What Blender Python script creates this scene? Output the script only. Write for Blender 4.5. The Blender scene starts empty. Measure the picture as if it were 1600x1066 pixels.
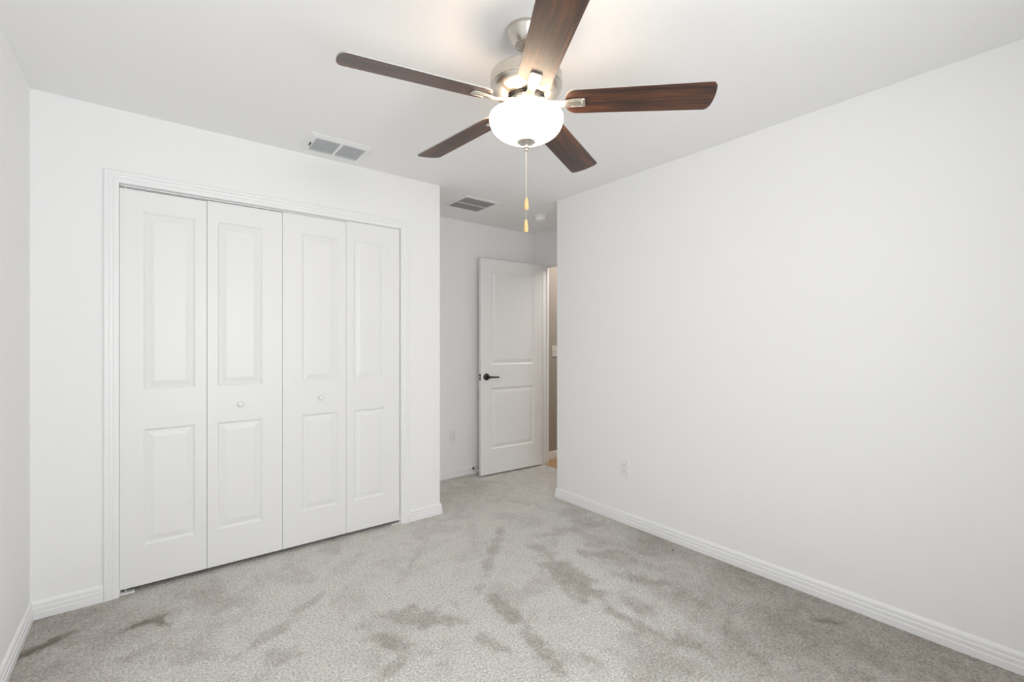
import bpy, bmesh, math, random
from mathutils import Vector, Matrix, noise

S = bpy.context.scene
COL = S.collection
PI = math.pi

# ------------------------------------------------------------------ camera
YAW = 0.6657
cam_d = bpy.data.cameras.new('camera')
cam = bpy.data.objects.new('camera', cam_d)
COL.objects.link(cam)
cam.location = (0, 0, 1.2713)
cam.rotation_euler = (PI / 2, 0, -YAW)
cam_d.sensor_width = 36
cam_d.lens = 721.15 * 36 / 1600
cam_d.shift_y = 2.9 / 1600
cam_d.clip_start = 0.02
S.camera = cam

# ------------------------------------------------------------------ view + world
S.view_settings.view_transform = 'Standard'
S.view_settings.look = 'None'
S.view_settings.gamma = 1
S.view_settings.use_curve_mapping = False
S.view_settings.exposure = 0.09
S.cycles.max_bounces = 16
S.cycles.diffuse_bounces = 12

world = bpy.data.worlds.new('sky')
S.world = world
world.use_nodes = True
wb = world.node_tree.nodes['Background']
wb.inputs['Color'].default_value = (0.86, 0.93, 1.0, 1)
wb.inputs['Strength'].default_value = 0.9

# room dimensions (metres; z = 0 is the top of the carpet)
XL, XR = -0.4325, 2.640          # left / right wall
YC = 3.0339                      # closet front wall
XCR = 1.6995                     # outside corner of the closet
YE = 2.7605                      # outside corner where the right wall ends
YA = 3.772                       # back wall of the entry alcove
XD = 3.256                       # wall with the entry door
YB = -0.386                      # wall behind the camera
H = 2.44
WT = 0.115
# unseen window added in the wall behind the camera to light the room
WX0, WX1, WZ0, WZ1 = -0.06, 1.34, 0.62, 2.10


def area(name, loc, rot, sx, sy, power, color):
    l = bpy.data.lights.new(name, 'AREA')
    l.shape = 'RECTANGLE'
    l.size = sx
    l.size_y = sy
    l.energy = power
    l.color = color
    o = bpy.data.objects.new(name, l)
    COL.objects.link(o)
    o.location = loc
    o.rotation_euler = rot
    return o


# main fill: area light added outside the unseen window behind the camera
area('window_fill_light', ((WX0 + WX1) / 2, YB - WT - 0.16, (WZ0 + WZ1) / 2 - 0.10), (PI / 2 + math.radians(14), 0, 0), 1.6, 1.5, 57, (0.955, 0.985, 1.0))
# unseen area light added in the hallway, raised to brighten the alcove
area('hall_fill_light', (3.85, 3.0, 2.40), (0, 0, 0), 1.0, 1.0, 17.0, (1.0, 0.95, 0.90))


def point(name, loc, power, color, r):
    l = bpy.data.lights.new(name, 'POINT')
    l.energy = power
    l.color = color
    l.shadow_soft_size = r
    o = bpy.data.objects.new(name, l)
    COL.objects.link(o)
    o.location = loc
    return o


# ------------------------------------------------------------------ materials
def mat(name, color, rough=0.5, metal=0.0, spec=0.5):
    m = bpy.data.materials.new(name)
    m.use_nodes = True
    b = m.node_tree.nodes['Principled BSDF']
    b.inputs['Base Color'].default_value = (*color, 1)
    b.inputs['Roughness'].default_value = rough
    b.inputs['Metallic'].default_value = metal
    b.inputs['Specular IOR Level'].default_value = spec
    return m


def N(m, t, **kw):
    n = m.node_tree.nodes.new(t)
    for k, v in kw.items():
        setattr(n, k, v)
    return n


def L(m, a, b):
    m.node_tree.links.new(a, b)


def bsdf(m):
    return m.node_tree.nodes['Principled BSDF']


def bumpy(m, scale, strength, dist=0.002, detail=3.0, rough=0.55):
    tc = N(m, 'ShaderNodeTexCoord')
    nz = N(m, 'ShaderNodeTexNoise')
    nz.inputs['Scale'].default_value = scale
    nz.inputs['Detail'].default_value = detail
    nz.inputs['Roughness'].default_value = rough
    bp = N(m, 'ShaderNodeBump')
    bp.inputs['Strength'].default_value = strength
    bp.inputs['Distance'].default_value = dist
    L(m, tc.outputs['Object'], nz.inputs['Vector'])
    L(m, nz.outputs['Fac'], bp.inputs['Height'])
    L(m, bp.outputs['Normal'], bsdf(m).inputs['Normal'])
    return tc, nz


M = {}
M['wall'] = mat('wall_paint', (0.86, 0.86, 0.862), 0.75, 0, 0.3)
bumpy(M['wall'], 95, 0.10, 0.0012)
M['ceiling'] = mat('ceiling_paint', (0.86, 0.86, 0.862), 0.85, 0, 0.2)
bumpy(M['ceiling'], 60, 0.16, 0.0015, 4)
M['trim'] = mat('trim_paint', (0.855, 0.855, 0.86), 0.35, 0, 0.45)
M['door'] = mat('door_paint', (0.825, 0.825, 0.82), 0.38, 0, 0.45)
bumpy(M['door'], 55, 0.03, 0.0006)
M['hall'] = mat('hall_paint', (0.385, 0.345, 0.305), 0.75, 0, 0.3)
M['plate'] = mat('white_plastic', (0.82, 0.82, 0.82), 0.3)
M['slot'] = mat('slot_black', (0.03, 0.03, 0.03), 0.6)
M['dark'] = mat('duct_shade', (0.10, 0.10, 0.10), 0.8)  # flat dark tone painting the shade inside the ducts
M['vent'] = mat('vent_enamel', (0.80, 0.80, 0.80), 0.35)
M['bronze'] = mat('dark_bronze', (0.07, 0.062, 0.055), 0.32, 0.85)
M['steel'] = mat('satin_steel', (0.62, 0.62, 0.62), 0.32, 1.0)
M['edge'] = mat('pale_edge_band', (0.45, 0.43, 0.41), 0.5)
M['louvre'] = mat('louvre_shaded_enamel', (0.56, 0.58, 0.60), 0.4)  # greyed to stand in for shade across the white louvres
M['switch'] = mat('hall_switch_plastic', (0.66, 0.63, 0.60), 0.4)
M['rubber'] = mat('white_rubber', (0.75, 0.75, 0.75), 0.6)
M['fob'] = mat('maple_fob', (0.75, 0.50, 0.22), 0.45)
M['speck'] = mat('black_speck', (0.015, 0.015, 0.015), 0.7)

# brushed nickel
m = M['nickel'] = mat('brushed_nickel', (0.63, 0.59, 0.53), 0.30, 1.0)
tc = N(m, 'ShaderNodeTexCoord')
mp = N(m, 'ShaderNodeMapping')
mp.inputs['Scale'].default_value = (6, 6, 900)
nz = N(m, 'ShaderNodeTexNoise')
nz.inputs['Scale'].default_value = 1.0
nz.inputs['Detail'].default_value = 2
mr = N(m, 'ShaderNodeMapRange')
mr.inputs['To Min'].default_value = 0.24
mr.inputs['To Max'].default_value = 0.40
L(m, tc.outputs['Object'], mp.inputs['Vector'])
L(m, mp.outputs['Vector'], nz.inputs['Vector'])
L(m, nz.outputs['Fac'], mr.inputs['Value'])
L(m, mr.outputs['Result'], bsdf(m).inputs['Roughness'])

# walnut blades: figure runs along the local x axis of each blade
m = M['walnut'] = mat('walnut_veneer', (0.08, 0.03, 0.015), 0.46, 0, 0.4)
tc = N(m, 'ShaderNodeTexCoord')
oi = N(m, 'ShaderNodeObjectInfo')
off = N(m, 'ShaderNodeVectorMath', operation='SCALE')
off.inputs[0].default_value = (7.3, 3.1, 5.7)
L(m, oi.outputs['Random'], off.inputs['Scale'])
add = N(m, 'ShaderNodeVectorMath', operation='ADD')
L(m, tc.outputs['Object'], add.inputs[0])
L(m, off.outputs['Vector'], add.inputs[1])
mp = N(m, 'ShaderNodeMapping')
mp.inputs['Scale'].default_value = (2.2, 26, 26)
L(m, add.outputs['Vector'], mp.inputs['Vector'])
nz = N(m, 'ShaderNodeTexNoise')
nz.inputs['Scale'].default_value = 1.5
nz.inputs['Detail'].default_value = 5
nz.inputs['Roughness'].default_value = 0.6
nz.inputs['Distortion'].default_value = 0.9
L(m, mp.outputs['Vector'], nz.inputs['Vector'])
cr = N(m, 'ShaderNodeValToRGB')
el = cr.color_ramp.elements
el[0].position = 0.30
el[0].color = (0.010, 0.004, 0.003, 1)
el[1].position = 0.74
el[1].color = (0.170, 0.052, 0.014, 1)
e2 = el.new(0.50)
e2.color = (0.050, 0.016, 0.006, 1)
L(m, nz.outputs['Fac'], cr.inputs['Fac'])
mp2 = N(m, 'ShaderNodeMapping')
mp2.inputs['Scale'].default_value = (14, 420, 420)
L(m, add.outputs['Vector'], mp2.inputs['Vector'])
nz2 = N(m, 'ShaderNodeTexNoise')
nz2.inputs['Scale'].default_value = 1.0
nz2.inputs['Detail'].default_value = 2
L(m, mp2.outputs['Vector'], nz2.inputs['Vector'])
mr2 = N(m, 'ShaderNodeMapRange')
mr2.inputs['From Min'].default_value = 0.3
mr2.inputs['From Max'].default_value = 0.7
mr2.inputs['To Min'].default_value = 0.78
mr2.inputs['To Max'].default_value = 1.12
L(m, nz2.outputs['Fac'], mr2.inputs['Value'])
mul = N(m, 'ShaderNodeVectorMath', operation='SCALE')
L(m, cr.outputs['Color'], mul.inputs[0])
L(m, mr2.outputs['Result'], mul.inputs['Scale'])
L(m, mul.outputs['Vector'], bsdf(m).inputs['Base Color'])
bsdf(m).inputs['Coat Weight'].default_value = 0.5
bsdf(m).inputs['Coat Roughness'].default_value = 0.4

# frosted lamp glass: lets the bulbs' light through, glows a little
m = M['glass'] = bpy.data.materials.new('frosted_lamp_glass')
m.use_nodes = True
nt = m.node_tree
nt.nodes.remove(nt.nodes['Principled BSDF'])
out = nt.nodes['Material Output']
tr = N(m, 'ShaderNodeBsdfTranslucent')
tr.inputs['Color'].default_value = (0.95, 0.93, 0.90, 1)
df = N(m, 'ShaderNodeBsdfDiffuse')
df.inputs['Color'].default_value = (0.85, 0.83, 0.80, 1)
gl = N(m, 'ShaderNodeBsdfGlossy')
gl.inputs['Roughness'].default_value = 0.22
em = N(m, 'ShaderNodeEmission')
em.inputs['Color'].default_value = (1.0, 0.80, 0.60, 1)
em.inputs['Strength'].default_value = 8.5
mx = N(m, 'ShaderNodeMixShader')
mx.inputs['Fac'].default_value = 0.93
L(m, tr.outputs['BSDF'], mx.inputs[1])
L(m, df.outputs['BSDF'], mx.inputs[2])
mx2 = N(m, 'ShaderNodeMixShader')
mx2.inputs['Fac'].default_value = 0.04
L(m, mx.outputs['Shader'], mx2.inputs[1])
L(m, gl.outputs['BSDF'], mx2.inputs[2])
ad = N(m, 'ShaderNodeAddShader')
L(m, mx2.outputs['Shader'], ad.inputs[0])
L(m, em.outputs['Emission'], ad.inputs[1])
L(m, ad.outputs['Shader'], out.inputs['Surface'])

# window pane
m = M['pane'] = bpy.data.materials.new('window_glass')
m.use_nodes = True
nt = m.node_tree
nt.nodes.remove(nt.nodes['Principled BSDF'])
out = nt.nodes['Material Output']
tp = N(m, 'ShaderNodeBsdfTransparent')
gl = N(m, 'ShaderNodeBsdfGlossy')
gl.inputs['Roughness'].default_value = 0.02
mx = N(m, 'ShaderNodeMixShader')
mx.inputs['Fac'].default_value = 0.06
L(m, tp.outputs['BSDF'], mx.inputs[1])
L(m, gl.outputs['BSDF'], mx.inputs[2])
L(m, mx.outputs['Shader'], out.inputs['Surface'])

# carpet: cut pile speckle; a mesh attribute holds trodden pile plus painted vignette and shade, 'stain' the spots
m = M['carpet'] = mat('cut_pile_carpet', (0.5, 0.47, 0.44), 0.95, 0, 0.1)
tc = N(m, 'ShaderNodeTexCoord')
nap_shade = N(m, 'ShaderNodeAttribute', attribute_name='nap_shade')
stn = N(m, 'ShaderNodeAttribute', attribute_name='stain')
n1 = N(m, 'ShaderNodeTexNoise')
n1.inputs['Scale'].default_value = 105
n1.inputs['Detail'].default_value = 2.5
n1.inputs['Roughness'].default_value = 0.7
L(m, tc.outputs['Object'], n1.inputs['Vector'])
n2 = N(m, 'ShaderNodeTexVoronoi', feature='F1')
n2.inputs['Scale'].default_value = 150
L(m, tc.outputs['Object'], n2.inputs['Vector'])
spk = N(m, 'ShaderNodeMapRange')
spk.inputs['From Min'].default_value = 0.32
spk.inputs['From Max'].default_value = 0.68
spk.inputs['To Min'].default_value = 0.0
spk.inputs['To Max'].default_value = 1.0
L(m, n1.outputs['Fac'], spk.inputs['Value'])
r1 = N(m, 'ShaderNodeMix', data_type='RGBA')          # dark tuft / light tuft
r1.inputs['A'].default_value = (0.49, 0.465, 0.432, 1)
r1.inputs['B'].default_value = (0.93, 0.91, 0.875, 1)
L(m, spk.outputs['Result'], r1.inputs['Factor'])
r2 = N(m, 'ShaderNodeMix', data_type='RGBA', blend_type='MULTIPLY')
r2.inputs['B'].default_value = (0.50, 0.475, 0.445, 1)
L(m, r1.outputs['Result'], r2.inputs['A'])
L(m, nap_shade.outputs['Fac'], r2.inputs['Factor'])
r3 = N(m, 'ShaderNodeMix', data_type='RGBA', blend_type='MULTIPLY')
r3.inputs['B'].default_value = (0.45, 0.40, 0.36, 1)
L(m, r2.outputs['Result'], r3.inputs['A'])
L(m, stn.outputs['Fac'], r3.inputs['Factor'])
L(m, r3.outputs['Result'], bsdf(m).inputs['Base Color'])
ht = N(m, 'ShaderNodeMath', operation='SUBTRACT')
L(m, n1.outputs['Fac'], ht.inputs[0])
L(m, n2.outputs['Distance'], ht.inputs[1])
bp = N(m, 'ShaderNodeBump')
bp.inputs['Strength'].default_value = 0.7
bp.inputs['Distance'].default_value = 0.008
L(m, ht.outputs['Value'], bp.inputs['Height'])
L(m, bp.outputs['Normal'], bsdf(m).inputs['Normal'])

# hallway plank floor
m = M['plank'] = mat('plank_floor', (0.45, 0.27, 0.12), 0.4)
tc = N(m, 'ShaderNodeTexCoord')
mp = N(m, 'ShaderNodeMapping')
mp.inputs['Scale'].default_value = (30, 3, 1)
nz = N(m, 'ShaderNodeTexNoise')
nz.inputs['Scale'].default_value = 1.5
nz.inputs['Detail'].default_value = 4
cr = N(m, 'ShaderNodeValToRGB')
cr.color_ramp.elements[0].color = (0.36, 0.21, 0.09, 1)
cr.color_ramp.elements[1].color = (0.60, 0.40, 0.20, 1)
L(m, tc.outputs['Object'], mp.inputs['Vector'])
L(m, mp.outputs['Vector'], nz.inputs['Vector'])
L(m, nz.outputs['Fac'], cr.inputs['Fac'])
L(m, cr.outputs['Color'], bsdf(m).inputs['Base Color'])


# ------------------------------------------------------------------ helpers
def obj(name, bm, m, parent=None, smooth=None, bevel=None, loc=None):
    bmesh.ops.recalc_face_normals(bm, faces=bm.faces[:])
    me = bpy.data.meshes.new(name)
    bm.to_mesh(me)
    bm.free()
    me.materials.append(m)
    if smooth is not None:
        me.polygons.foreach_set('use_smooth', [True] * len(me.polygons))
        me.set_sharp_from_angle(angle=math.radians(smooth))
    o = bpy.data.objects.new(name, me)
    COL.objects.link(o)
    if parent is not None:
        o.parent = parent
    if loc is not None:
        o.location = loc
    if bevel:
        b = o.modifiers.new('bevel', 'BEVEL')
        b.width = bevel
        b.segments = 2
        b.limit_method = 'ANGLE'
        b.angle_limit = math.radians(40)
    return o


def empty(name, loc, rz=0.0):
    o = bpy.data.objects.new(name, None)
    o.empty_display_size = 0.1
    COL.objects.link(o)
    o.location = loc
    o.rotation_euler = (0, 0, rz)
    return o


def tag(o, label=None, cat=None, group=None, kind=None):
    if label:
        o['label'] = label
    if cat:
        o['category'] = cat
    if group:
        o['group'] = group
    if kind:
        o['kind'] = kind
    return o


def box(bm, x0, x1, y0, y1, z0, z1):
    v = [bm.verts.new(p) for p in ((x0, y0, z0), (x1, y0, z0), (x1, y1, z0), (x0, y1, z0),
                                   (x0, y0, z1), (x1, y0, z1), (x1, y1, z1), (x0, y1, z1))]
    for f in ((3, 2, 1, 0), (4, 5, 6, 7), (0, 1, 5, 4), (1, 2, 6, 5), (2, 3, 7, 6), (3, 0, 4, 7)):
        bm.faces.new([v[i] for i in f])
    return v


def boxes(*bs):
    bm = bmesh.new()
    for b in bs:
        box(bm, *b)
    return bm


def lathe(prof, n=64, c=(0, 0, 0), cap0=False, cap1=False, bm=None, mtx=None):
    bm = bm or bmesh.new()
    rings = []
    for r, z in prof:
        if r < 1e-6:
            rings.append([bm.verts.new((c[0], c[1], c[2] + z))])
        else:
            rings.append([bm.verts.new((c[0] + r * math.cos(2 * PI * i / n), c[1] + r * math.sin(2 * PI * i / n), c[2] + z)) for i in range(n)])
    for a, b in zip(rings, rings[1:]):
        for i in range(n):
            j = (i + 1) % n
            if len(a) == 1 and len(b) == 1:
                continue
            if len(a) == 1:
                bm.faces.new((a[0], b[i], b[j]))
            elif len(b) == 1:
                bm.faces.new((a[i], a[j], b[0]))
            else:
                bm.faces.new((a[i], a[j], b[j], b[i]))
    if cap0 and len(rings[0]) > 1:
        bm.faces.new(rings[0])
    if cap1 and len(rings[-1]) > 1:
        bm.faces.new(rings[-1])
    if mtx is not None:
        bmesh.ops.transform(bm, matrix=mtx, verts=[v for rg in rings for v in rg])
    return bm


def tube(pts, r, n=12, bm=None):
    bm = bm or bmesh.new()
    pts = [Vector(p) for p in pts]
    rings = []
    up = Vector((0.13, 0.31, 0.94))
    for i, p in enumerate(pts):
        t = (pts[min(i + 1, len(pts) - 1)] - pts[max(i - 1, 0)]).normalized()
        u = t.cross(up)
        if u.length < 1e-4:
            u = t.cross(Vector((1, 0, 0)))
        u.normalize()
        w = t.cross(u)
        rr = r[i] if isinstance(r, (list, tuple)) else r
        rings.append([bm.verts.new(p + rr * (math.cos(2 * PI * k / n) * u + math.sin(2 * PI * k / n) * w)) for k in range(n)])
    for a, b in zip(rings, rings[1:]):
        for k in range(n):
            j = (k + 1) % n
            bm.faces.new((a[k], a[j], b[j], b[k]))
    bm.faces.new(rings[0])
    bm.faces.new(rings[-1])
    return bm


def prism(bm, pts, z0, z1):
    a = [bm.verts.new((p[0], p[1], z0)) for p in pts]
    b = [bm.verts.new((p[0], p[1], z1)) for p in pts]
    bm.faces.new(a)
    bm.faces.new(b)
    n = len(pts)
    for i in range(n):
        j = (i + 1) % n
        bm.faces.new((a[i], a[j], b[j], b[i]))


def struct(name, bm, m, label, cat, **kw):
    o = obj(name, bm, m, **kw)
    return tag(o, label, cat, kind='structure')


# ------------------------------------------------------------------ room shell
XH = 4.60         # far end of the hallway
YH0, YH1 = 2.0, 3.72
DWT = 0.075       # thickness of the door wall
DY0, DY1, DZ = 2.845, 3.607, 2.072      # entry doorway
CX0, CX1, CZ = -0.120, 1.388, 2.073     # closet opening

# carpet: a fine grid so that trodden pile can be lower and darker
STAINS = [  # x, y, half-length, half-width, angle, strength
    (-0.37, 2.73, 0.12, 0.025, 0.55, 0.9), (-0.02, 2.685, 0.075, 0.024, 0.2, 0.85), (0.035, 2.655, 0.06, 0.022, -1.1, 0.8),
    (2.433, 0.775, 0.06, 0.015, -0.9, 0.55), (0.48, 2.02, 0.012, 0.012, 0, 0.5), (0.95, 1.87, 0.010, 0.010, 0, 0.5)]
NAPS = [
    (1.683, 2.325, 0.392, 0.033, -2.34, 0.70), (1.343, 1.736, 0.155, 0.050, -1.71, 0.95), (1.281, 1.455, 0.189, 0.042, -1.85, 0.90), (1.135, 1.606, 0.082, 0.035, -1.33, 0.70),
    (2.229, 2.242, 0.178, 0.055, -0.20, 0.60), (1.901, 2.133, 0.084, 0.044, -1.44, 0.70), (1.794, 1.792, 0.229, 0.077, -1.76, 0.95), (1.760, 1.614, 0.092, 0.054, -0.66, 0.90),
    (2.149, 1.833, 0.131, 0.081, -1.20, 0.75), (2.070, 1.538, 0.122, 0.042, -1.21, 0.80), (1.732, 1.293, 0.170, 0.028, -1.48, 0.80), (1.856, 1.374, 0.112, 0.042, -1.72, 0.65),
    (1.744, 1.111, 0.080, 0.021, -0.08, 0.90), (1.808, 1.050, 0.073, 0.030, -1.62, 0.80), (2.110, 1.258, 0.081, 0.030, -1.49, 0.70), (1.970, 0.931, 0.117, 0.030, -2.05, 0.80),
    (1.970, 1.151, 0.047, 0.030, -2.14, 0.40), (1.391, 1.256, 0.052, 0.022, -1.47, 0.60), (1.502, 1.238, 0.038, 0.028, -1.24, 0.50), (1.166, 1.925, 0.070, 0.020, -1.76, 0.40),
    (0.987, 1.942, 0.157, 0.064, -0.87, 0.85), (0.810, 1.866, 0.168, 0.043, -1.21, 0.90), (0.749, 1.715, 0.068, 0.032, 0.48, 0.70), (0.595, 2.369, 0.090, 0.030, 0.57, 0.60),
    (0.416, 2.230, 0.107, 0.036, 0.46, 0.60), (-0.033, 2.447, 0.057, 0.032, 0.27, 0.50), (0.135, 2.260, 0.114, 0.033, -0.53, 0.45), (0.417, 2.056, 0.054, 0.040, 0.03, 0.50),
    (1.235, 2.495, 0.257, 0.026, -2.30, 0.40), (0.500, 2.795, 0.162, 0.048, 0.46, 0.30), (2.123, 0.705, 0.059, 0.033, -1.49, 0.70), (2.018, 0.998, 0.066, 0.040, -1.58, 0.60),
    (2.085, 0.797, 0.062, 0.038, -1.20, 0.50), (2.700, 0.765, 0.088, 0.035, -1.64, 0.40), (2.276, 3.450, 0.167, 0.067, -0.13, 0.40), (2.333, 2.850, 0.177, 0.052, -1.20, 0.35),
    (2.087, 3.362, 0.128, 0.061, -0.08, 0.35), (1.711, 2.887, 0.103, 0.045, -0.08, 0.40), (1.640, 2.492, 0.163, 0.025, -2.01, 0.30), (1.335, 2.552, 0.147, 0.046, 0.15, 0.30),
    (0.881, 2.653, 0.139, 0.035, 0.63, 0.30), (0.243, 2.450, 0.122, 0.041, -0.02, 0.30), (-0.160, 2.679, 0.112, 0.039, -0.28, 0.35), (2.471, 2.355, 0.164, 0.042, -1.40, 0.35),
    (2.264, 1.538, 0.100, 0.037, -1.46, 0.40), (2.354, 0.537, 0.104, 0.052, -1.58, 0.60), (2.497, 0.377, 0.100, 0.043, -1.50, 0.50)]


def blob(x, y, b, wob):
    dx, dy = x - b[0], y - b[1]
    c, s = math.cos(b[4]), math.sin(b[4])
    u, v = (dx * c + dy * s) / b[2], (-dx * s + dy * c) / b[3]
    d = math.sqrt(u * u + v * v) + wob
    return b[5] * max(0.0, min(1.0, (1.45 - d) / 0.8))


def carpet():
    bm = bmesh.new()
    st = 0.0125
    cells = {}
    nap_shade_v, stv = [], []

    def inside(x, y):
        if YB - 0.02 <= y <= YE + 0.01 and XL - 0.02 <= x <= XR + 0.02:
            return True
        if y > YE - 0.1 and x <= XD + 0.004 and y <= YA + 0.02 and x >= XL - 0.02:
            return True
        return False
    nx, ny = int((XD - XL) / st) + 4, int((YA - YB) / st) + 4
    for i in range(nx):
        for j in range(ny):
            x, y = XL - 0.02 + i * st, YB - 0.02 + j * st
            if not inside(x, y):
                continue
            w = noise.fractal(Vector((x * 14, y * 14, 1.7)), 0.8, 2.0, 5) * 0.8
            a = 0.0
            for b in NAPS:
                if abs(x - b[0]) < 0.4 and abs(y - b[1]) < 0.4:
                    a = max(a, blob(x, y, b, w))
            g = noise.fractal(Vector((x * 3.1, y * 3.1, 9.2)), 1.0, 2.0, 5)
            a = max(a, max(0.0, min(0.32, (g - 0.15) * 1.1)))
            g2 = noise.fractal(Vector((x * 16, y * 16, 4.4)), 0.7, 2.0, 5)
            # brushed pile mixed with painted vignette and shade: right near side, left corner
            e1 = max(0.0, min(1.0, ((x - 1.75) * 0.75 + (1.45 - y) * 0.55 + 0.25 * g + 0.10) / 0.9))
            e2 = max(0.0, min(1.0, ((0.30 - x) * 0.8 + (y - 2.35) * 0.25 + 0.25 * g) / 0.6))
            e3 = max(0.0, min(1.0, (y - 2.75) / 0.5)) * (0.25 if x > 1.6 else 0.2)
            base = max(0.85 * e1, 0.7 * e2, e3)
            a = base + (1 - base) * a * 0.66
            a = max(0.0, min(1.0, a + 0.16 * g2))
            s = 0.0
            ws = noise.fractal(Vector((x * 26, y * 26, 3.3)), 1.0, 2.0, 3) * 0.5
            for b in STAINS:
                if abs(x - b[0]) < 0.25 and abs(y - b[1]) < 0.25:
                    s = max(s, blob(x, y, b, ws))
            z = -0.003 * a - 0.002 * s + 0.0012 * noise.noise(Vector((x * 70, y * 70, 0)))
            cells[i, j] = bm.verts.new((x, y, z))
            nap_shade_v.append(a)
            stv.append(s)
    for (i, j), v in cells.items():
        q = [cells.get(k) for k in ((i, j), (i + 1, j), (i + 1, j + 1), (i, j + 1))]
        if all(q):
            bm.faces.new(q)
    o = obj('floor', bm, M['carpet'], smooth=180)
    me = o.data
    at = me.attributes.new('nap_shade', 'FLOAT', 'POINT')
    at.data.foreach_set('value', nap_shade_v)
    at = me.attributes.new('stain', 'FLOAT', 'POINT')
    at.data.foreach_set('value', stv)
    tag(o, 'light greige cut-pile carpet covering the bedroom floor, with brushed footprints', 'floor', kind='structure')


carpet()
struct('floor_hall', boxes((XD + 0.004, XH, YH0, YH1, -0.05, -0.004)), M['plank'], 'warm wood plank floor of the hallway beyond the open door', 'floor')
struct('trim_3', boxes((XL - WT, XH + WT, YB - WT, YA + WT, -0.16, -0.052)), M['wall'], 'concrete slab beneath the carpet', 'floor slab')
struct('ceiling', boxes((XL - WT, XH + WT, YB - WT, YA + WT, H, H + 0.12)), M['ceiling'], 'white textured ceiling over the whole bedroom', 'ceiling')

struct('wall_left', boxes((XL - WT, XL, YB - WT, YA + WT, -0.05, H)), M['wall'], 'narrow strip of white wall at the left edge of the photo', 'wall')
struct('wall_right', boxes((XR, XR + WT, YB - WT, YE, -0.05, H)), M['wall'], 'large blank white wall on the right with one outlet', 'wall')
struct('wall_closet', boxes((XL, CX0, YC, YC + WT, -0.05, H), (CX1, XCR, YC, YC + WT, -0.05, H), (CX0, CX1, YC, YC + WT, CZ, H)), M['wall'],
       'white wall around the bifold closet doors', 'wall')
struct('wall_closet_side', boxes((XCR - WT, XCR, YC + WT, YA, -0.05, H)), M['wall'], 'white side wall of the closet turning into the entry alcove', 'wall')
struct('wall_alcove', boxes((XL, XD + DWT, YA, YA + WT, -0.05, H)), M['wall'], 'shaded white wall of the entry alcove behind the open door', 'wall')
struct('wall_entry', boxes((XD, XD + DWT, DY1, YA, -0.05, H), (XD, XD + DWT, YE - WT, DY0, -0.05, H), (XD, XD + DWT, DY0, DY1, DZ, H)), M['wall'],
       'white wall holding the entry doorway at the end of the alcove', 'wall')
struct('wall_return', boxes((XR + WT, XD, YE - WT, YE, -0.05, H)), M['wall'], 'white return wall hidden behind the outside corner of the right wall', 'wall')
struct('wall_back', boxes((XL, WX0, YB - WT, YB, -0.05, H), (WX1, XR, YB - WT, YB, -0.05, H), (WX0, WX1, YB - WT, YB, -0.05, WZ0), (WX0, WX1, YB - WT, YB, WZ1, H)),
       M['wall'], 'white wall with the added window behind the camera', 'wall')
struct('wall_hall', boxes((XD + DWT, XH, YH1, YH1 + WT, -0.05, H)), M['hall'], 'tan hallway wall seen through the open doorway', 'wall')
struct('wall_hall_end', boxes((XH, XH + WT, YH0, YH1 + WT, -0.05, H)), M['hall'], 'tan wall at the far end of the hallway', 'wall')
struct('wall_hall_side', boxes((XD + DWT, XH, YH0 - WT, YH0, -0.05, H), (XD, XD + DWT, YH0 - WT, YE - WT, -0.05, H)), M['hall'], 'tan near side wall of the hallway', 'wall')

# unseen window, added behind the camera for its light
w = obj('added_window_1', boxes((WX0, WX0 + 0.045, YB - 0.10, YB - 0.04, WZ0, WZ1), (WX1 - 0.045, WX1, YB - 0.10, YB - 0.04, WZ0, WZ1),
                          (WX0 + 0.045, WX1 - 0.045, YB - 0.10, YB - 0.04, WZ0, WZ0 + 0.045), (WX0 + 0.045, WX1 - 0.045, YB - 0.10, YB - 0.04, WZ1 - 0.045, WZ1),
                          (WX0 + 0.045, WX1 - 0.045, YB - 0.09, YB - 0.05, (WZ0 + WZ1) / 2 - 0.02, (WZ0 + WZ1) / 2 + 0.02)), M['trim'])
tag(w, 'unseen white framed single-hung window added behind the camera', 'window', kind='structure')
obj('pane', boxes((WX0 + 0.045, WX1 - 0.045, YB - 0.072, YB - 0.068, WZ0 + 0.045, (WZ0 + WZ1) / 2 - 0.02),
                  (WX0 + 0.045, WX1 - 0.045, YB - 0.072, YB - 0.068, (WZ0 + WZ1) / 2 + 0.02, WZ1 - 0.045)), M['pane'], w)
obj('window_sill', boxes((WX0 - 0.03, WX1 + 0.03, YB - 0.038, YB + 0.035, WZ0 - 0.02, WZ0)), M['trim'], w, bevel=0.004)

# ------------------------------------------------------------------ baseboards and casings
BASE = [(0.0, 0.0), (0.0145, -0.006), (0.0145, 0.0270), (0.0115, 0.0290), (0.0105, 0.0315), (0.0125, 0.0345), (0.0128, 0.0480),
        (0.0085, 0.0520), (0.0080, 0.0560), (0.0105, 0.0585), (0.0100, 0.0670), (0.0070, 0.0740), (0.0030, 0.0790), (0.0, 0.080)]
BASE[0] = (0.0, -0.006)


def run(bm, p0, p1, nrm, m0, m1, prof=BASE):
    p0, p1, nrm = Vector((*p0, 0)), Vector((*p1, 0)), Vector((*nrm, 0))
    d = (p1 - p0).normalized()
    a = [bm.verts.new(p0 + nrm * t + d * (m0 * t) + Vector((0, 0, z))) for t, z in prof]
    b = [bm.verts.new(p1 + nrm * t + d * (m1 * t) + Vector((0, 0, z))) for t, z in prof]
    n = len(prof)
    for i in range(n):
        j = (i + 1) % n
        bm.faces.new((a[i], a[j], b[j], b[i]))
    bm.faces.new(a)
    bm.faces.new(b)


def baseboard(name, label, *runs):
    bm = bmesh.new()
    for r in runs:
        run(bm, *r)
    struct(name, bm, M['trim'], label, 'baseboard')


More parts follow.
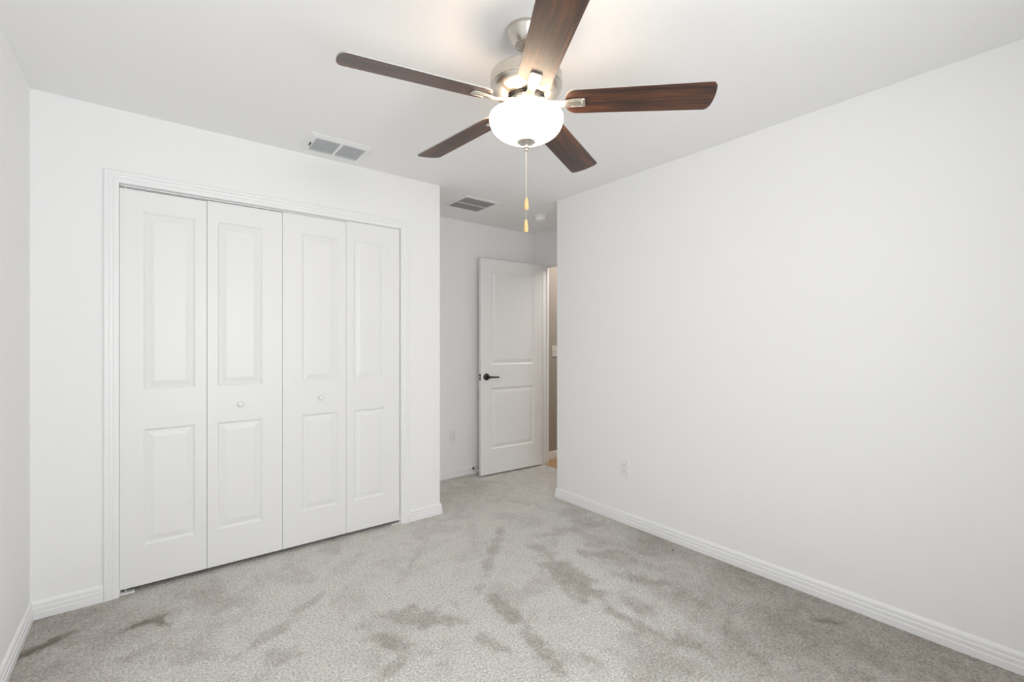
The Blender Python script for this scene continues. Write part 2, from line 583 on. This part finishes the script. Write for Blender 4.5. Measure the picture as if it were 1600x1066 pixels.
CW = 0.059      # casing width
baseboard('baseboard_left', 'white baseboard along the left wall', ((XL, YB), (XL, YC), (1, 0), 1, -1))
baseboard('baseboard_closet', 'white baseboard on the closet wall either side of the closet casing',
          ((XL, YC), (CX0 - CW, YC), (0, -1), 1, 0), ((CX1 + CW, YC), (XCR, YC), (0, -1), 0, 1))
baseboard('baseboard_closet_side', 'white baseboard on the closet side wall in the alcove', ((XCR, YC), (XCR, YA), (1, 0), -1, -1))
baseboard('baseboard_alcove', 'white baseboard on the alcove wall below the outlet', ((XCR, YA), (XD, YA), (0, -1), 1, -1))
baseboard('baseboard_right', 'white baseboard running along the large right wall', ((XR, YE), (XR, YB), (-1, 0), -1, -1))
baseboard('baseboard_return', 'white baseboard on the return wall behind the corner', ((XR, YE), (XD, YE), (0, 1), -1, -1))
baseboard('baseboard_back', 'white baseboard below the added window behind the camera', ((XL, YB), (XR, YB), (0, 1), 1, -1))
baseboard('baseboard_hall', 'baseboard along the tan hallway wall', ((XD + DWT, YH1), (XH, YH1), (0, -1), 0, -1))

CAS = [(0, 0), (0, 0.0085), (0.003, 0.0105), (0.018, 0.0110), (0.021, 0.0095), (0.024, 0.0130), (0.034, 0.0140), (0.037, 0.0128),
       (0.040, 0.0165), (0.053, 0.0172), (0.057, 0.0150), (CW, 0.012), (CW, 0)]


def casing(bm, a0, a1, top, place):
    """U-shaped mitred casing; place(a, z, t) maps along-wall, height, protrusion to a point"""
    rows = []
    for o_, t in CAS:
        rows.append([bm.verts.new(place(*q)) for q in ((a0 - o_, -0.006, t), (a0 - o_, top + o_, t), (a1 + o_, top + o_, t), (a1 + o_, -0.006, t))])
    n = len(rows)
    for i in range(n):
        j = (i + 1) % n
        for k in range(3):
            bm.faces.new((rows[i][k], rows[i][k + 1], rows[j][k + 1], rows[j][k]))
    bm.faces.new([r[0] for r in rows])
    bm.faces.new([r[3] for r in rows])


bm = bmesh.new()
casing(bm, CX0, CX1, CZ, lambda a, z, t: (a, YC - t, z))
struct('trim_1', bm, M['trim'], 'white moulded casing framing the bifold closet doors', 'door casing')
bm = bmesh.new()
casing(bm, DY0, DY1, DZ, lambda a, z, t: (XD - t, a, z))
box(bm, XD + 0.04, XD + 0.052, DY1 - 0.012, DY1, 0, DZ)
box(bm, XD + 0.04, XD + 0.052, DY0, DY0 + 0.012, 0, DZ)
box(bm, XD + 0.04, XD + 0.052, DY0 + 0.012, DY1 - 0.012, DZ - 0.012, DZ)
struct('trim_2', bm, M['trim'], 'white casing and stop of the entry doorway', 'door casing')


# ------------------------------------------------------------------ panel doors
def panel_slab(w, h, panels, th, rings):
    """door slab in local x (0..w), z (0..h); moulded face at y = 0 looking to -y, back at y = th"""
    bm = bmesh.new()
    xs = sorted({0, w} | {p[0] for p in panels} | {p[1] for p in panels})
    zs = sorted({0, h} | {p[2] for p in panels} | {p[3] for p in panels})
    cache = {}

    def V(x, y, z):
        k = (round(x, 5), round(y, 5), round(z, 5))
        if k not in cache:
            cache[k] = bm.verts.new((x, y, z))
        return cache[k]
    for face_y, sg in ((0.0, 1), (th, -1)):
        for i in range(len(xs) - 1):
            for j in range(len(zs) - 1):
                x0, x1, z0, z1 = xs[i], xs[i + 1], zs[j], zs[j + 1]
                if any(abs(p[0] - x0) < 1e-6 and abs(p[1] - x1) < 1e-6 and abs(p[2] - z0) < 1e-6 and abs(p[3] - z1) < 1e-6 for p in panels):
                    continue
                bm.faces.new([V(*q) for q in ((x0, face_y, z0), (x1, face_y, z0), (x1, face_y, z1), (x0, face_y, z1))])
        for p in panels:
            prev = None
            for ins, dep in rings:
                y = face_y + sg * dep
                loop = [V(*q) for q in ((p[0] + ins, y, p[2] + ins), (p[1] - ins, y, p[2] + ins), (p[1] - ins, y, p[3] - ins), (p[0] + ins, y, p[3] - ins))]
                if prev:
                    for k in range(4):
                        bm.faces.new((prev[k], prev[(k + 1) % 4], loop[(k + 1) % 4], loop[k]))
                prev = loop
            bm.faces.new(prev)
    for x in (0, w):
        for j in range(len(zs) - 1):
            bm.faces.new([V(*q) for q in ((x, 0, zs[j]), (x, th, zs[j]), (x, th, zs[j + 1]), (x, 0, zs[j + 1]))])
    for z in (0, h):
        for i in range(len(xs) - 1):
            bm.faces.new([V(*q) for q in ((xs[i], 0, z), (xs[i], th, z), (xs[i + 1], th, z), (xs[i + 1], 0, z))])
    return bm


RINGS = [(0, 0), (0.003, 0.0025), (0.009, 0.0075), (0.013, 0.0090), (0.017, 0.0085), (0.0185, 0.0070), (0.022, 0.0068), (0.042, 0.0012), (0.045, 0.0008)]
YF = YC + 0.012          # face of the closet leaves
LZ0 = 0.024
EDG = [-0.1200, 0.2495, 0.6310, 1.0125, 1.3855]
PAN = [(-0.025, 0.196), (0.299, 0.522), (0.741, 0.958), (1.062, 1.279)]
LTOP = [2.054, 2.058, 2.062, 2.065]


def leaf(i, parent):
    e0, e1 = EDG[i] + 0.0008, EDG[i + 1] - 0.0008
    pans = [(PAN[i][0] - e0, PAN[i][1] - e0, zz0 - LZ0, zz1 - LZ0) for zz0, zz1 in ((0.226, 0.826), (1.030, 1.948))]
    bm = panel_slab(e1 - e0, LTOP[i] - LZ0, pans, 0.034, RINGS)
    bmesh.ops.translate(bm, verts=bm.verts[:], vec=Vector((e0, YF, LZ0)) - parent.location)
    return obj('door_leaf', bm, M['door'], parent, bevel=0.0009)


def knob(x, z, leaf_, parent):
    bm = bmesh.new()
    prof = [(0.0, 0.030), (0.006, 0.0297), (0.0115, 0.0280), (0.0150, 0.0245), (0.0160, 0.0205), (0.0150, 0.0165), (0.0115, 0.0130), (0.0085, 0.0100), (0.0085, 0.004), (0.012, 0.0), (0.0, 0.0)]
    mt = Matrix.Translation(Vector((x, YF, z)) - parent.location) @ Matrix.Rotation(PI / 2, 4, 'X')
    lathe(prof, 40, mtx=mt, bm=bm)
    return obj('knob', bm, M['plate'], leaf_, smooth=50)


for nm, i0, lab, kx, kz in (('door_1', 0, 'left white bifold closet door, two panelled leaves, beside the left wall', 0.411, 0.921),
                            ('door_2', 2, 'right white bifold closet door, two panelled leaves, nearer the alcove', 0.850, 0.926)):
    d = empty(nm, (EDG[i0] if i0 == 0 else EDG[4], YF + 0.017, 0.0))
    tag(d, lab, 'closet door', 'bifold closet doors', 'structure')
    a = leaf(i0, d)
    b = leaf(i0 + 1, d)
    knob(kx, kz, b if i0 == 0 else a, d)
    # hinge barrels between the two leaves, on the inside
    xm = EDG[i0 + 1] - d.location.x
    for z in (0.25, 1.05, 1.85):
        obj('hinge', tube([(xm, 0.022, z - 0.03), (xm, 0.022, z + 0.03)], 0.004), M['steel'], d, smooth=40)
    # top pivot pins reaching into the track
    xp = (EDG[0] + 0.022 if i0 == 0 else EDG[4] - 0.022) - d.location.x
    xg = (EDG[2] - 0.045 if i0 == 0 else EDG[2] + 0.045) - d.location.x
    for x, tz in ((xp, LTOP[0 if i0 == 0 else 3]), (xg, LTOP[1 if i0 == 0 else 2])):
        obj('pivot_pin', tube([(x, 0.0, tz - 0.004), (x, 0.0, CZ - 0.006)], 0.0042), M['plate'], d, smooth=40)

# sliding track under the closet header and the two floor pivots
tr = obj('door_track', boxes((CX0 + 0.002, CX1 - 0.002, YF + 0.004, YF + 0.008, CZ - 0.008, CZ - 0.001), (CX0 + 0.002, CX1 - 0.002, YF + 0.030, YF + 0.034, CZ - 0.010, CZ - 0.001),
                             (CX0 + 0.002, CX1 - 0.002, YF + 0.008, YF + 0.030, CZ - 0.003, CZ - 0.001)), M['vent'])
tag(tr, 'thin white metal track under the header above the bifold doors', 'track')
for x0, sg, lab in ((CX0, 1, 'small white pivot bracket on the carpet at the left foot of the closet doors'),
                    (CX1, -1, 'small white pivot bracket on the carpet at the right foot of the closet doors')):
    bm = boxes((min(x0, x0 + sg * 0.060), max(x0, x0 + sg * 0.060), YF - 0.004, YF + 0.030, -0.004, 0.0045),
               (min(x0, x0 + sg * 0.004), max(x0, x0 + sg * 0.004), YF - 0.004, YF + 0.030, 0.0045, 0.045))
    p = obj('pivot_bracket', bm, M['plate'], bevel=0.001)
    tag(p, lab, 'bracket')
    xp = x0 + sg * 0.024
    obj('pivot_pin', tube([(xp, YF + 0.017, 0.0045), (xp, YF + 0.017, LZ0 + 0.003)], 0.0045), M['steel'], p, smooth=40)

# ------------------------------------------------------------------ entry door, open against the alcove wall
FX, FY = 2.462, 3.609
HX, HY = 3.209, 3.572
dl = math.hypot(HX - FX, HY - FY)
DH, DB, DTH = 2.062, 0.013, 0.035
d3 = empty('door_3', (FX, FY, DB), math.atan2(HY - FY, HX - FX))
tag(d3, 'white two-panel entry door standing open in the alcove with dark lever', 'door', kind='structure')
bm = panel_slab(dl, DH, [(0.116, dl - 0.116, 0.237, 0.826), (0.116, dl - 0.116, 1.047, 1.955)], DTH,
                [(0, 0), (0.004, 0.003), (0.010, 0.0085), (0.016, 0.010), (0.024, 0.009), (0.045, 0.0025), (0.050, 0.002)])
slab = obj('door_slab', bm, M['door'], d3, bevel=0.0015)
LZ = 0.934
h = obj('door_handle', lathe([(0.0, 0.0), (0.033, 0.0), (0.033, 0.004), (0.030, 0.008), (0.016, 0.0095), (0.012, 0.012), (0.0105, 0.040), (0.012, 0.043), (0.0125, 0.056), (0.009, 0.060), (0.0, 0.0605)], 48,
                             mtx=Matrix.Translation((0.060, 0, LZ)) @ Matrix.Rotation(PI / 2, 4, 'X')), M['bronze'], d3, smooth=40)
h['label'] = 'dark bronze lever handle'
lev = [(0.060, -0.050, LZ), (0.075, -0.052, LZ), (0.100, -0.053, LZ - 0.001), (0.135, -0.052, LZ - 0.003), (0.165, -0.050, LZ - 0.004), (0.176, -0.047, LZ - 0.004)]
obj('lever', tube(lev, [0.0095, 0.0095, 0.0085, 0.008, 0.0075, 0.006], 16), M['bronze'], h, smooth=60)
lp = obj('latch_plate', boxes((-0.0012, 0.0004, 0.005, 0.030, LZ - 0.0285, LZ + 0.0285)), M['bronze'], d3)
obj('latch_bolt', boxes((-0.011, 0.0, 0.011, 0.024, LZ - 0.007, LZ + 0.007)), M['steel'], lp, bevel=0.002)
for z in (0.29, 1.08, 1.865):
    hb = bmesh.new()
    lathe([(0.0, 0.0), (0.006, 0.0), (0.006, 0.088), (0.0, 0.088)], 20, (dl + 0.009, DTH + 0.004, z - 0.044), bm=hb)
    box(hb, dl - 0.0005, dl + 0.0035, 0.006, DTH + 0.002, z - 0.044, z + 0.044)
    obj('hinge', hb, M['steel'], d3, smooth=40)

# door stop on the alcove baseboard, touching the back of the door
ds = empty('door_stop', (2.474, YA - 0.0135, 0.052))
tag(ds, 'small steel door stop on the alcove baseboard behind the open door', 'door stop')
mt = Matrix.Rotation(PI / 2, 4, 'X')
obj('base', lathe([(0, 0), (0.0125, 0), (0.0125, 0.004), (0.008, 0.012), (0.0, 0.012)], 32, mtx=mt), M['bronze'], ds, smooth=40)
obj('rod', lathe([(0, 0.012), (0.0048, 0.012), (0.0048, 0.088), (0, 0.088)], 20, mtx=mt), M['steel'], ds, smooth=40)
obj('rubber_tip', lathe([(0, 0.088), (0.008, 0.088), (0.009, 0.094), (0.009, 0.1035), (0.007, 0.1065), (0, 0.107)], 28, mtx=mt), M['rubber'], ds, smooth=40)


# ------------------------------------------------------------------ outlets and switch
def outlet(loc, rz, label):
    """duplex receptacle; local -y points into the room"""
    o = empty('outlet', loc, rz)
    tag(o, label, 'outlet', 'white duplex wall outlets')
    bm = bmesh.new()
    a = [(-0.0395, -0.062), (0.0395, -0.062), (0.0395, 0.062), (-0.0395, 0.062)]
    b = [(-0.0355, -0.058), (0.0355, -0.058), (0.0355, 0.058), (-0.0355, 0.058)]
    va = [bm.verts.new((x, 0, z)) for x, z in a]
    vm = [bm.verts.new((x, -0.003, z)) for x, z in a]
    vb = [bm.verts.new((x, -0.0062, z)) for x, z in b]
    bm.faces.new(va)
    bm.faces.new(vb)
    for p, q in ((va, vm), (vm, vb)):
        for k in range(4):
            bm.faces.new((p[k], p[(k + 1) % 4], q[(k + 1) % 4], q[k]))
    obj('cover_plate', bm, M['plate'], o, bevel=0.0008)
    for s in (-1, 1):
        cz = s * 0.0195
        pts = []
        for k in range(32):
            t = 2 * PI * k / 32
            pts.append((max(-0.0172, min(0.0172, 0.0172 * 1.1 * math.cos(t))), 0.0142 * math.sin(t)))
        bm = bmesh.new()
        prism(bm, pts, 0.0055, 0.0085)
        bmesh.ops.transform(bm, matrix=Matrix.Translation((0, 0, cz)) @ Matrix.Rotation(PI / 2, 4, 'X'), verts=bm.verts[:])
        r = obj('receptacle', bm, M['plate'], o)
        obj('slot', boxes((-0.0075, -0.0055, -0.0088, -0.0084, cz - 0.001, cz + 0.007), (0.0055, 0.0075, -0.0088, -0.0084, cz - 0.0, cz + 0.0065),
                          (-0.0022, 0.0022, -0.0088, -0.0084, cz - 0.0085, cz - 0.0045)), M['slot'], r)
    obj('screw', lathe([(0, 0.006), (0.003, 0.006), (0.0028, 0.0072), (0, 0.0075)], 16, mtx=Matrix.Rotation(PI / 2, 4, 'X')), M['steel'], o)


outlet((XR, 2.0705, 0.389), -PI / 2, 'white duplex outlet low on the large right wall')
outlet((2.2525, YA, 0.389), 0, 'white duplex outlet low on the alcove wall left of the open door')

sw = empty('light_switch', (3.535, YH1, 1.18))
tag(sw, 'pale light switch plate on the tan hallway wall through the doorway', 'light switch')
obj('cover_plate', boxes((-0.058, 0.058, -0.006, 0, -0.062, 0.062)), M['switch'], sw, bevel=0.002)
for sx in (-0.023, 0.023):
    obj('toggle', boxes((sx - 0.005, sx + 0.005, -0.016, -0.006, -0.004, 0.012)), M['switch'], sw, bevel=0.001)

# ------------------------------------------------------------------ ceiling: registers and smoke detector
# supply register above the closet
VX0, VX1, VY0, VY1 = 0.704, 1.062, 2.686, 2.952
IX0, IX1, IY0, IY1 = 0.742, 1.026, 2.728, 2.916
v = empty('air_vent', ((VX0 + VX1) / 2, (VY0 + VY1) / 2, H))
tag(v, 'white louvred supply register on the ceiling above the closet doors', 'vent', 'ceiling air vents')


def frame_ring(outer, inner, z_out, z_in, c):
    bm = bmesh.new()

    def ring(r, z):
        return [bm.verts.new((x - c[0], y - c[1], z - c[2])) for x, y in ((r[0], r[2]), (r[1], r[2]), (r[1], r[3]), (r[0], r[3]))]
    e = 0.012
    rs = [ring(outer, H), ring(outer, z_out), ring((inner[0] - e, inner[1] + e, inner[2] - e, inner[3] + e), z_in), ring(inner, z_in), ring(inner, H)]
    for p, q in zip(rs, rs[1:]):
        for k in range(4):
            bm.faces.new((p[k], p[(k + 1) % 4], q[(k + 1) % 4], q[k]))
    return bm


vc = v.location
obj('frame', frame_ring((VX0, VX1, VY0, VY1), (IX0, IX1, IY0, IY1), H - 0.003, H - 0.014, vc), M['vent'], v)
bk = obj('backing', boxes((IX0 - vc.x, IX1 - vc.x, IY0 - vc.y, IY1 - vc.y, -0.002, -0.0004)), M['dark'], v)
bk['label'] = 'dark plate painting the shade of the duct behind the louvres'
xm = (IX0 + IX1) / 2
obj('divider', boxes((xm - 0.007 - vc.x, xm + 0.007 - vc.x, IY0 - vc.y, IY1 - vc.y, -0.0145, -0.002)), M['vent'], v)
nl = 10
for x0, x1 in ((IX0, xm - 0.007), (xm + 0.007, IX1)):
    for k in range(nl):
        y = IY0 + 0.017 + (IY1 - IY0 - 0.022) * k / (nl - 1)
        bm = bmesh.new()
        q = [(y - 0.0024, -0.0096), (y - 0.0014, -0.0092), (y + 0.0026, -0.0130), (y + 0.0016, -0.0135)]
        a = [bm.verts.new((x0 - vc.x, yy - vc.y, zz)) for yy, zz in q]
        b = [bm.verts.new((x1 - vc.x, yy - vc.y, zz)) for yy, zz in q]
        bm.faces.new(a)
        bm.faces.new(b)
        for i in range(4):
            j = (i + 1) % 4
            bm.faces.new((a[i], a[j], b[j], b[i]))
        obj('louvre', bm, M['louvre'], v)
obj('damper_lever', boxes((IX0 - 0.016 - vc.x, IX0 - 0.011 - vc.x, 2.80 - vc.y, 2.84 - vc.y, -0.024, -0.013)), M['bronze'], v, bevel=0.001)['label'] = 'dark damper lever'

# return grille in the alcove ceiling
GX0, GX1, GY0, GY1 = 1.955, 2.300, 3.085, 3.425
g = empty('air_vent', ((GX0 + GX1) / 2, (GY0 + GY1) / 2, H))
tag(g, 'dark square return grille on the alcove ceiling near the smoke detector', 'vent', 'ceiling air vents')
gc = g.location
gi = (GX0 + 0.028, GX1 - 0.028, GY0 + 0.028, GY1 - 0.028)
obj('frame', frame_ring((GX0, GX1, GY0, GY1), gi, H - 0.003, H - 0.010, gc), M['vent'], g)
bk = obj('backing', boxes((gi[0] - gc.x, gi[1] - gc.x, gi[2] - gc.y, gi[3] - gc.y, -0.0015, -0.0004)), M['dark'], g)
bk['label'] = 'dark plate painting the shade of the duct behind the grille'
ym = (gi[2] + gi[3]) / 2
obj('divider', boxes((gi[0] - gc.x, gi[1] - gc.x, ym - 0.006 - gc.y, ym + 0.006 - gc.y, -0.0105, -0.0015)), M['vent'], g)
M['grille'] = mat('grille_grey', (0.30, 0.30, 0.30), 0.5)
for y0, y1 in ((gi[2], ym - 0.006), (ym + 0.006, gi[3])):
    n = 11
    for k in range(n):
        y = y0 + (y1 - y0) * (k + 0.5) / n
        bm = bmesh.new()
        q = [(y - 0.0042, -0.0020), (y - 0.0035, -0.0016), (y + 0.0045, -0.0088), (y + 0.0035, -0.0095)]
        a = [bm.verts.new((gi[0] - gc.x, yy - gc.y, zz)) for yy, zz in q]
        b = [bm.verts.new((gi[1] - gc.x, yy - gc.y, zz)) for yy, zz in q]
        bm.faces.new(a)
        bm.faces.new(b)
        for i in range(4):
            j = (i + 1) % 4
            bm.faces.new((a[i], a[j], b[j], b[i]))
        obj('louvre', bm, M['grille'], g)

sd = empty('smoke_detector', (2.833, 3.180, H))
tag(sd, 'round white smoke detector on the alcove ceiling above the doorway', 'smoke detector')
obj('base', lathe([(0, 0), (0.068, 0), (0.069, -0.004), (0.068, -0.010), (0.062, -0.012), (0, -0.012)], 48), M['plate'], sd, smooth=40)
obj('cover', lathe([(0.0, -0.012), (0.054, -0.012), (0.054, -0.018), (0.058, -0.020), (0.057, -0.028), (0.050, -0.040), (0.036, -0.047), (0.020, -0.049), (0, -0.049)], 48), M['plate'], sd, smooth=40)
obj('test_button', lathe([(0, -0.0485), (0.009, -0.0485), (0.0085, -0.0515), (0, -0.052)], 24, (-0.024, -0.016, 0.003)), M['plate'], sd, smooth=40)

# tiny black speck on the carpet
bm = bmesh.new()
bmesh.ops.create_icosphere(bm, subdivisions=2, radius=0.005)
for vv in bm.verts:
    vv.co.z *= 0.6
    vv.co *= 1 + 0.25 * noise.noise(vv.co * 400)
sp = obj('debris_speck', bm, M['speck'], loc=(2.522, 1.616, 0.0015))
tag(sp, 'tiny black speck of debris on the carpet near the right wall', 'debris')

# ------------------------------------------------------------------ ceiling fan
FXC, FYC = 1.1075, 1.3242
fan = empty('ceiling_fan', (FXC, FYC, H))
tag(fan, 'brushed nickel ceiling fan with five walnut blades and lit glass bowl', 'ceiling fan')


def fz(z):
    return z - H


obj('canopy', lathe([(0, 0), (0.0715, 0), (0.0725, -0.003), (0.0725, -0.0125), (0.0705, -0.0150), (0.0660, -0.0230), (0.0555, -0.0420), (0.0430, -0.0585), (0.0400, -0.0605), (0.0350, -0.0615), (0.0315, -0.0600), (0.0300, -0.0560), (0, -0.0540)], 64),
    M['nickel'], fan, smooth=35)
obj('downrod', lathe([(0, -0.040), (0.0125, -0.040), (0.0125, -0.150), (0.026, -0.152), (0.028, -0.156), (0.028, -0.172), (0, -0.172)], 40), M['nickel'], fan, smooth=35)
obj('motor_housing', lathe([(0, fz(2.274)), (0.060, fz(2.274)), (0.110, fz(2.272)), (0.130, fz(2.269)), (0.1335, fz(2.264)), (0.1335, fz(2.2245)), (0.1312, fz(2.2230)), (0.1312, fz(2.2210)), (0.1322, fz(2.2190)), (0.1285, fz(2.2115)), (0.1215, fz(2.2045)),
                            (0.1100, fz(2.1970)), (0.0950, fz(2.1905)), (0.0780, fz(2.1860)), (0.0720, fz(2.186)), (0.0700, fz(2.190)), (0.0, fz(2.190))], 96),
    M['nickel'], fan, smooth=30)
obj('motor_ring', lathe([(0, fz(2.189)), (0.0685, fz(2.189)), (0.0685, fz(2.180)), (0, fz(2.180))], 64), M['slot'], fan, smooth=35)['label'] = 'dark gap ring under the motor'
fw = obj('flywheel', lathe([(0, fz(2.180)), (0.058, fz(2.180)), (0.0635, fz(2.178)), (0.0635, fz(2.166)), (0.058, fz(2.163)), (0.050, fz(2.163)), (0, fz(2.163))], 64), M['nickel'], fan, smooth=35)
obj('switch_housing', lathe([(0, fz(2.163)), (0.043, fz(2.163)), (0.047, fz(2.160)), (0.048, fz(2.134)), (0.052, fz(2.128)), (0.064, fz(2.122)), (0.066, fz(2.116)), (0.060, fz(2.113)), (0, fz(2.113))], 64),
    M['nickel'], fan, smooth=35)

# blades, with their pitch, droop and the slight tilt of the hanging fan
PIT, DRO, PH = -0.2219, -0.0261, -0.178
TX, TY = -0.0221, 0.0020
ZB = 2.1665
R0, R1 = 0.147, 0.660


def blade_bm():
    bm = bmesh.new()

    def hw(r):
        return 0.5 * (0.1189 + (0.1335 - 0.1189) * (r - 0.2) / 0.45)
    pts = []
    rc = 0.040
    # root: big rounded corners
    for k in range(9):
        a = PI + (PI / 2) * k / 8
        pts.append((R0 + rc + rc * math.cos(a), -(hw(R0 + rc) - rc) + rc * math.sin(a)))
    rt = 0.014
    for k in range(7):
        a = -PI / 2 + (PI / 2 - 0.12) * k / 6
        pts.append((R1 - rt + rt * math.cos(a) - 0.002, -(hw(R1) - rt) + rt * math.sin(a)))
    for k in range(1, 8):                    # gently bowed tip
        s = -hw(R1) + 2 * hw(R1) * k / 8
        pts.append((R1 - 0.002 + 0.010 * (1 - (s / hw(R1)) ** 2) - 0.004 * (s / hw(R1) + 1) / 2, s))
    rt = 0.020
    for k in range(7):
        a = 0.12 + (PI / 2 - 0.12) * k / 6
        pts.append((R1 - rt + rt * math.cos(a) - 0.0032, (hw(R1) - rt) + rt * math.sin(a)))
    for k in range(9):
        a = PI / 2 + (PI / 2) * k / 8
        pts.append((R0 + rc + rc * math.cos(a), (hw(R0 + rc) - rc) + rc * math.sin(a)))
    prism(bm, pts, -0.003, 0.003)
    return bm


def bracket_bm():
    """blade iron: flange at the hub, narrow arm, plate screwed under the blade (local frame of the blade)"""
    st = [(0.050, 0.030, -0.002), (0.066, 0.027, -0.003), (0.080, 0.0155, -0.005), (0.100, 0.0135, -0.008), (0.120, 0.0140, -0.0115), (0.140, 0.0165, -0.0125),
          (0.156, 0.0190, -0.0110), (0.175, 0.0205, -0.0095), (0.205, 0.0205, -0.0095), (0.214, 0.0190, -0.0095), (0.218, 0.0165, -0.0092)]
    bm = bmesh.new()
    rows = []
    for r, w, z in st:
        top = z + 0.0062
        rows.append([bm.verts.new(q) for q in ((r, -w, top), (r, -w, z + 0.0015), (r, -w * 0.82, z), (r, w * 0.82, z), (r, w, z + 0.0015), (r, w, top))])
    for a, b in zip(rows, rows[1:]):
        for i in range(6):
            j = (i + 1) % 6
            bm.faces.new((a[i], a[j], b[j], b[i]))
    bm.faces.new(rows[0])
    bm.faces.new(rows[-1])
    for x0, x1, y0, y1 in ((0.168, 0.209, -0.0152, -0.0128), (0.168, 0.209, 0.0128, 0.0152), (0.2062, 0.209, -0.0128, 0.0128)):
        box(bm, x0, x1, y0, y1, -0.0112, -0.0090)      # raised rim on the plate
    return bm


blade0 = obj('blade', blade_bm(), M['walnut'], fan, bevel=0.0012)
blade0.data.materials.append(M['edge'])
for p_ in blade0.data.polygons:
    if abs(p_.normal.z) < 0.5:
        p_.material_index = 1
brk0 = obj('blade_bracket', bracket_bm(), M['nickel'], blade0, smooth=45, bevel=0.001)




def basis(k):
    ac = PH + math.radians(72) * k           # angle seen from the camera's own axes
    aw = ac - YAW                            # world angle
    sr = DRO + TX * math.cos(ac) + TY * math.sin(ac)
    ss = math.tan(PIT) + (-TX * math.sin(ac) + TY * math.cos(ac))
    ex = Vector((math.cos(aw), math.sin(aw), sr)).normalized()
    ey = Vector((-math.sin(aw), math.cos(aw), ss))
    ey = (ey - ex * ey.dot(ex)).normalized()
    ez = ex.cross(ey)
    mt = Matrix((ex, ey, ez)).transposed().to_4x4()
    mt.translation = Vector((0, 0, fz(ZB)))
    return mt


for k in range(5):
    if k == 0:
        b, br = blade0, brk0
    else:
        b, br = blade0.copy(), brk0.copy()
        COL.objects.link(b)
        COL.objects.link(br)
        b.parent = fan
        br.parent = b
    b.matrix_local = basis(k)
# screws holding the blade irons to the flywheel
for k in range(5):
    aw = PH + math.radians(72) * k - YAW
    for da in (-0.28, 0.28):
        obj('screw', lathe([(0, 0.0), (0.004, 0.0), (0.0036, -0.003), (0, -0.0038)], 12, (0.056 * math.cos(aw + da), 0.056 * math.sin(aw + da), fz(2.1615))), M['nickel'], fan, smooth=40)

# lamp: bulbs inside the frosted bowl, open at the top
bowl = obj('glass_bowl', lathe([(0.1290, fz(2.1155)), (0.1335, fz(2.1165)), (0.1370, fz(2.1140)), (0.1380, fz(2.1080)), (0.1372, fz(2.098)), (0.1345, fz(2.086)), (0.1290, fz(2.0735)), (0.1200, fz(2.0615)),
                                (0.1070, fz(2.0510)), (0.0900, fz(2.0415)), (0.0700, fz(2.0335)), (0.0480, fz(2.0275)), (0.0250, fz(2.0240)), (0.006, fz(2.0232))], 96), M['glass'], fan, smooth=180)
bowl['label'] = 'frosted white glass light bowl, lit'
obj('lamp_stem', lathe([(0, fz(2.113)), (0.005, fz(2.113)), (0.005, fz(2.020)), (0, fz(2.020))], 16), M['nickel'], fan, smooth=40)
obj('finial', lathe([(0.006, fz(2.0225)), (0.030, fz(2.0245)), (0.0345, fz(2.0230)), (0.0345, fz(2.0210)), (0.030, fz(2.0180)), (0.020, fz(2.0155)), (0.0135, fz(2.0135)), (0.0105, fz(2.010)), (0.0110, fz(2.005)),
                     (0.0125, fz(2.002)), (0.0120, fz(1.998)), (0.0080, fz(1.996)), (0.0080, fz(1.990)), (0.0060, fz(1.988)), (0, fz(1.988))], 48), M['nickel'], fan, smooth=35)
for nm, bx, by, pw in (('fan_bulb_right', 0.037, -0.042, 0.35), ('fan_bulb_left', -0.029, 0.061, 0.28)):
    point(nm, (FXC + bx, FYC + by, 2.082), pw, (1.0, 0.70, 0.42), 0.018)

# two pull chains with turned wooden fobs, one shorter than the other
for dx, dy, zt, zf in ((0.0025, 0.0018, 1.990, 1.814), (-0.0025, -0.0018, 1.990, 1.730)):
    bm = bmesh.new()
    tube([(dx, dy, fz(zt)), (dx, dy, fz(zf) - 0.004)], 0.0009, 8, bm)
    nb = int((zt - zf) / 0.0046)
    for i in range(nb):
        bmesh.ops.create_icosphere(bm, subdivisions=1, radius=0.0017, matrix=Matrix.Translation((dx, dy, fz(zt) - 0.002 - i * 0.0046)))
    ch = obj('pull_chain', bm, M['nickel'], fan, smooth=60)
    fb = obj('pull_fob', lathe([(0, 0.002), (0.003, 0.001), (0.0048, -0.003), (0.0066, -0.012), (0.0084, -0.026), (0.0088, -0.034), (0.0080, -0.041), (0.0062, -0.0455), (0, -0.046)], 28, (dx, dy, fz(zf))), M['fob'], ch, smooth=50)
    fb['label'] = 'turned maple wood pull'
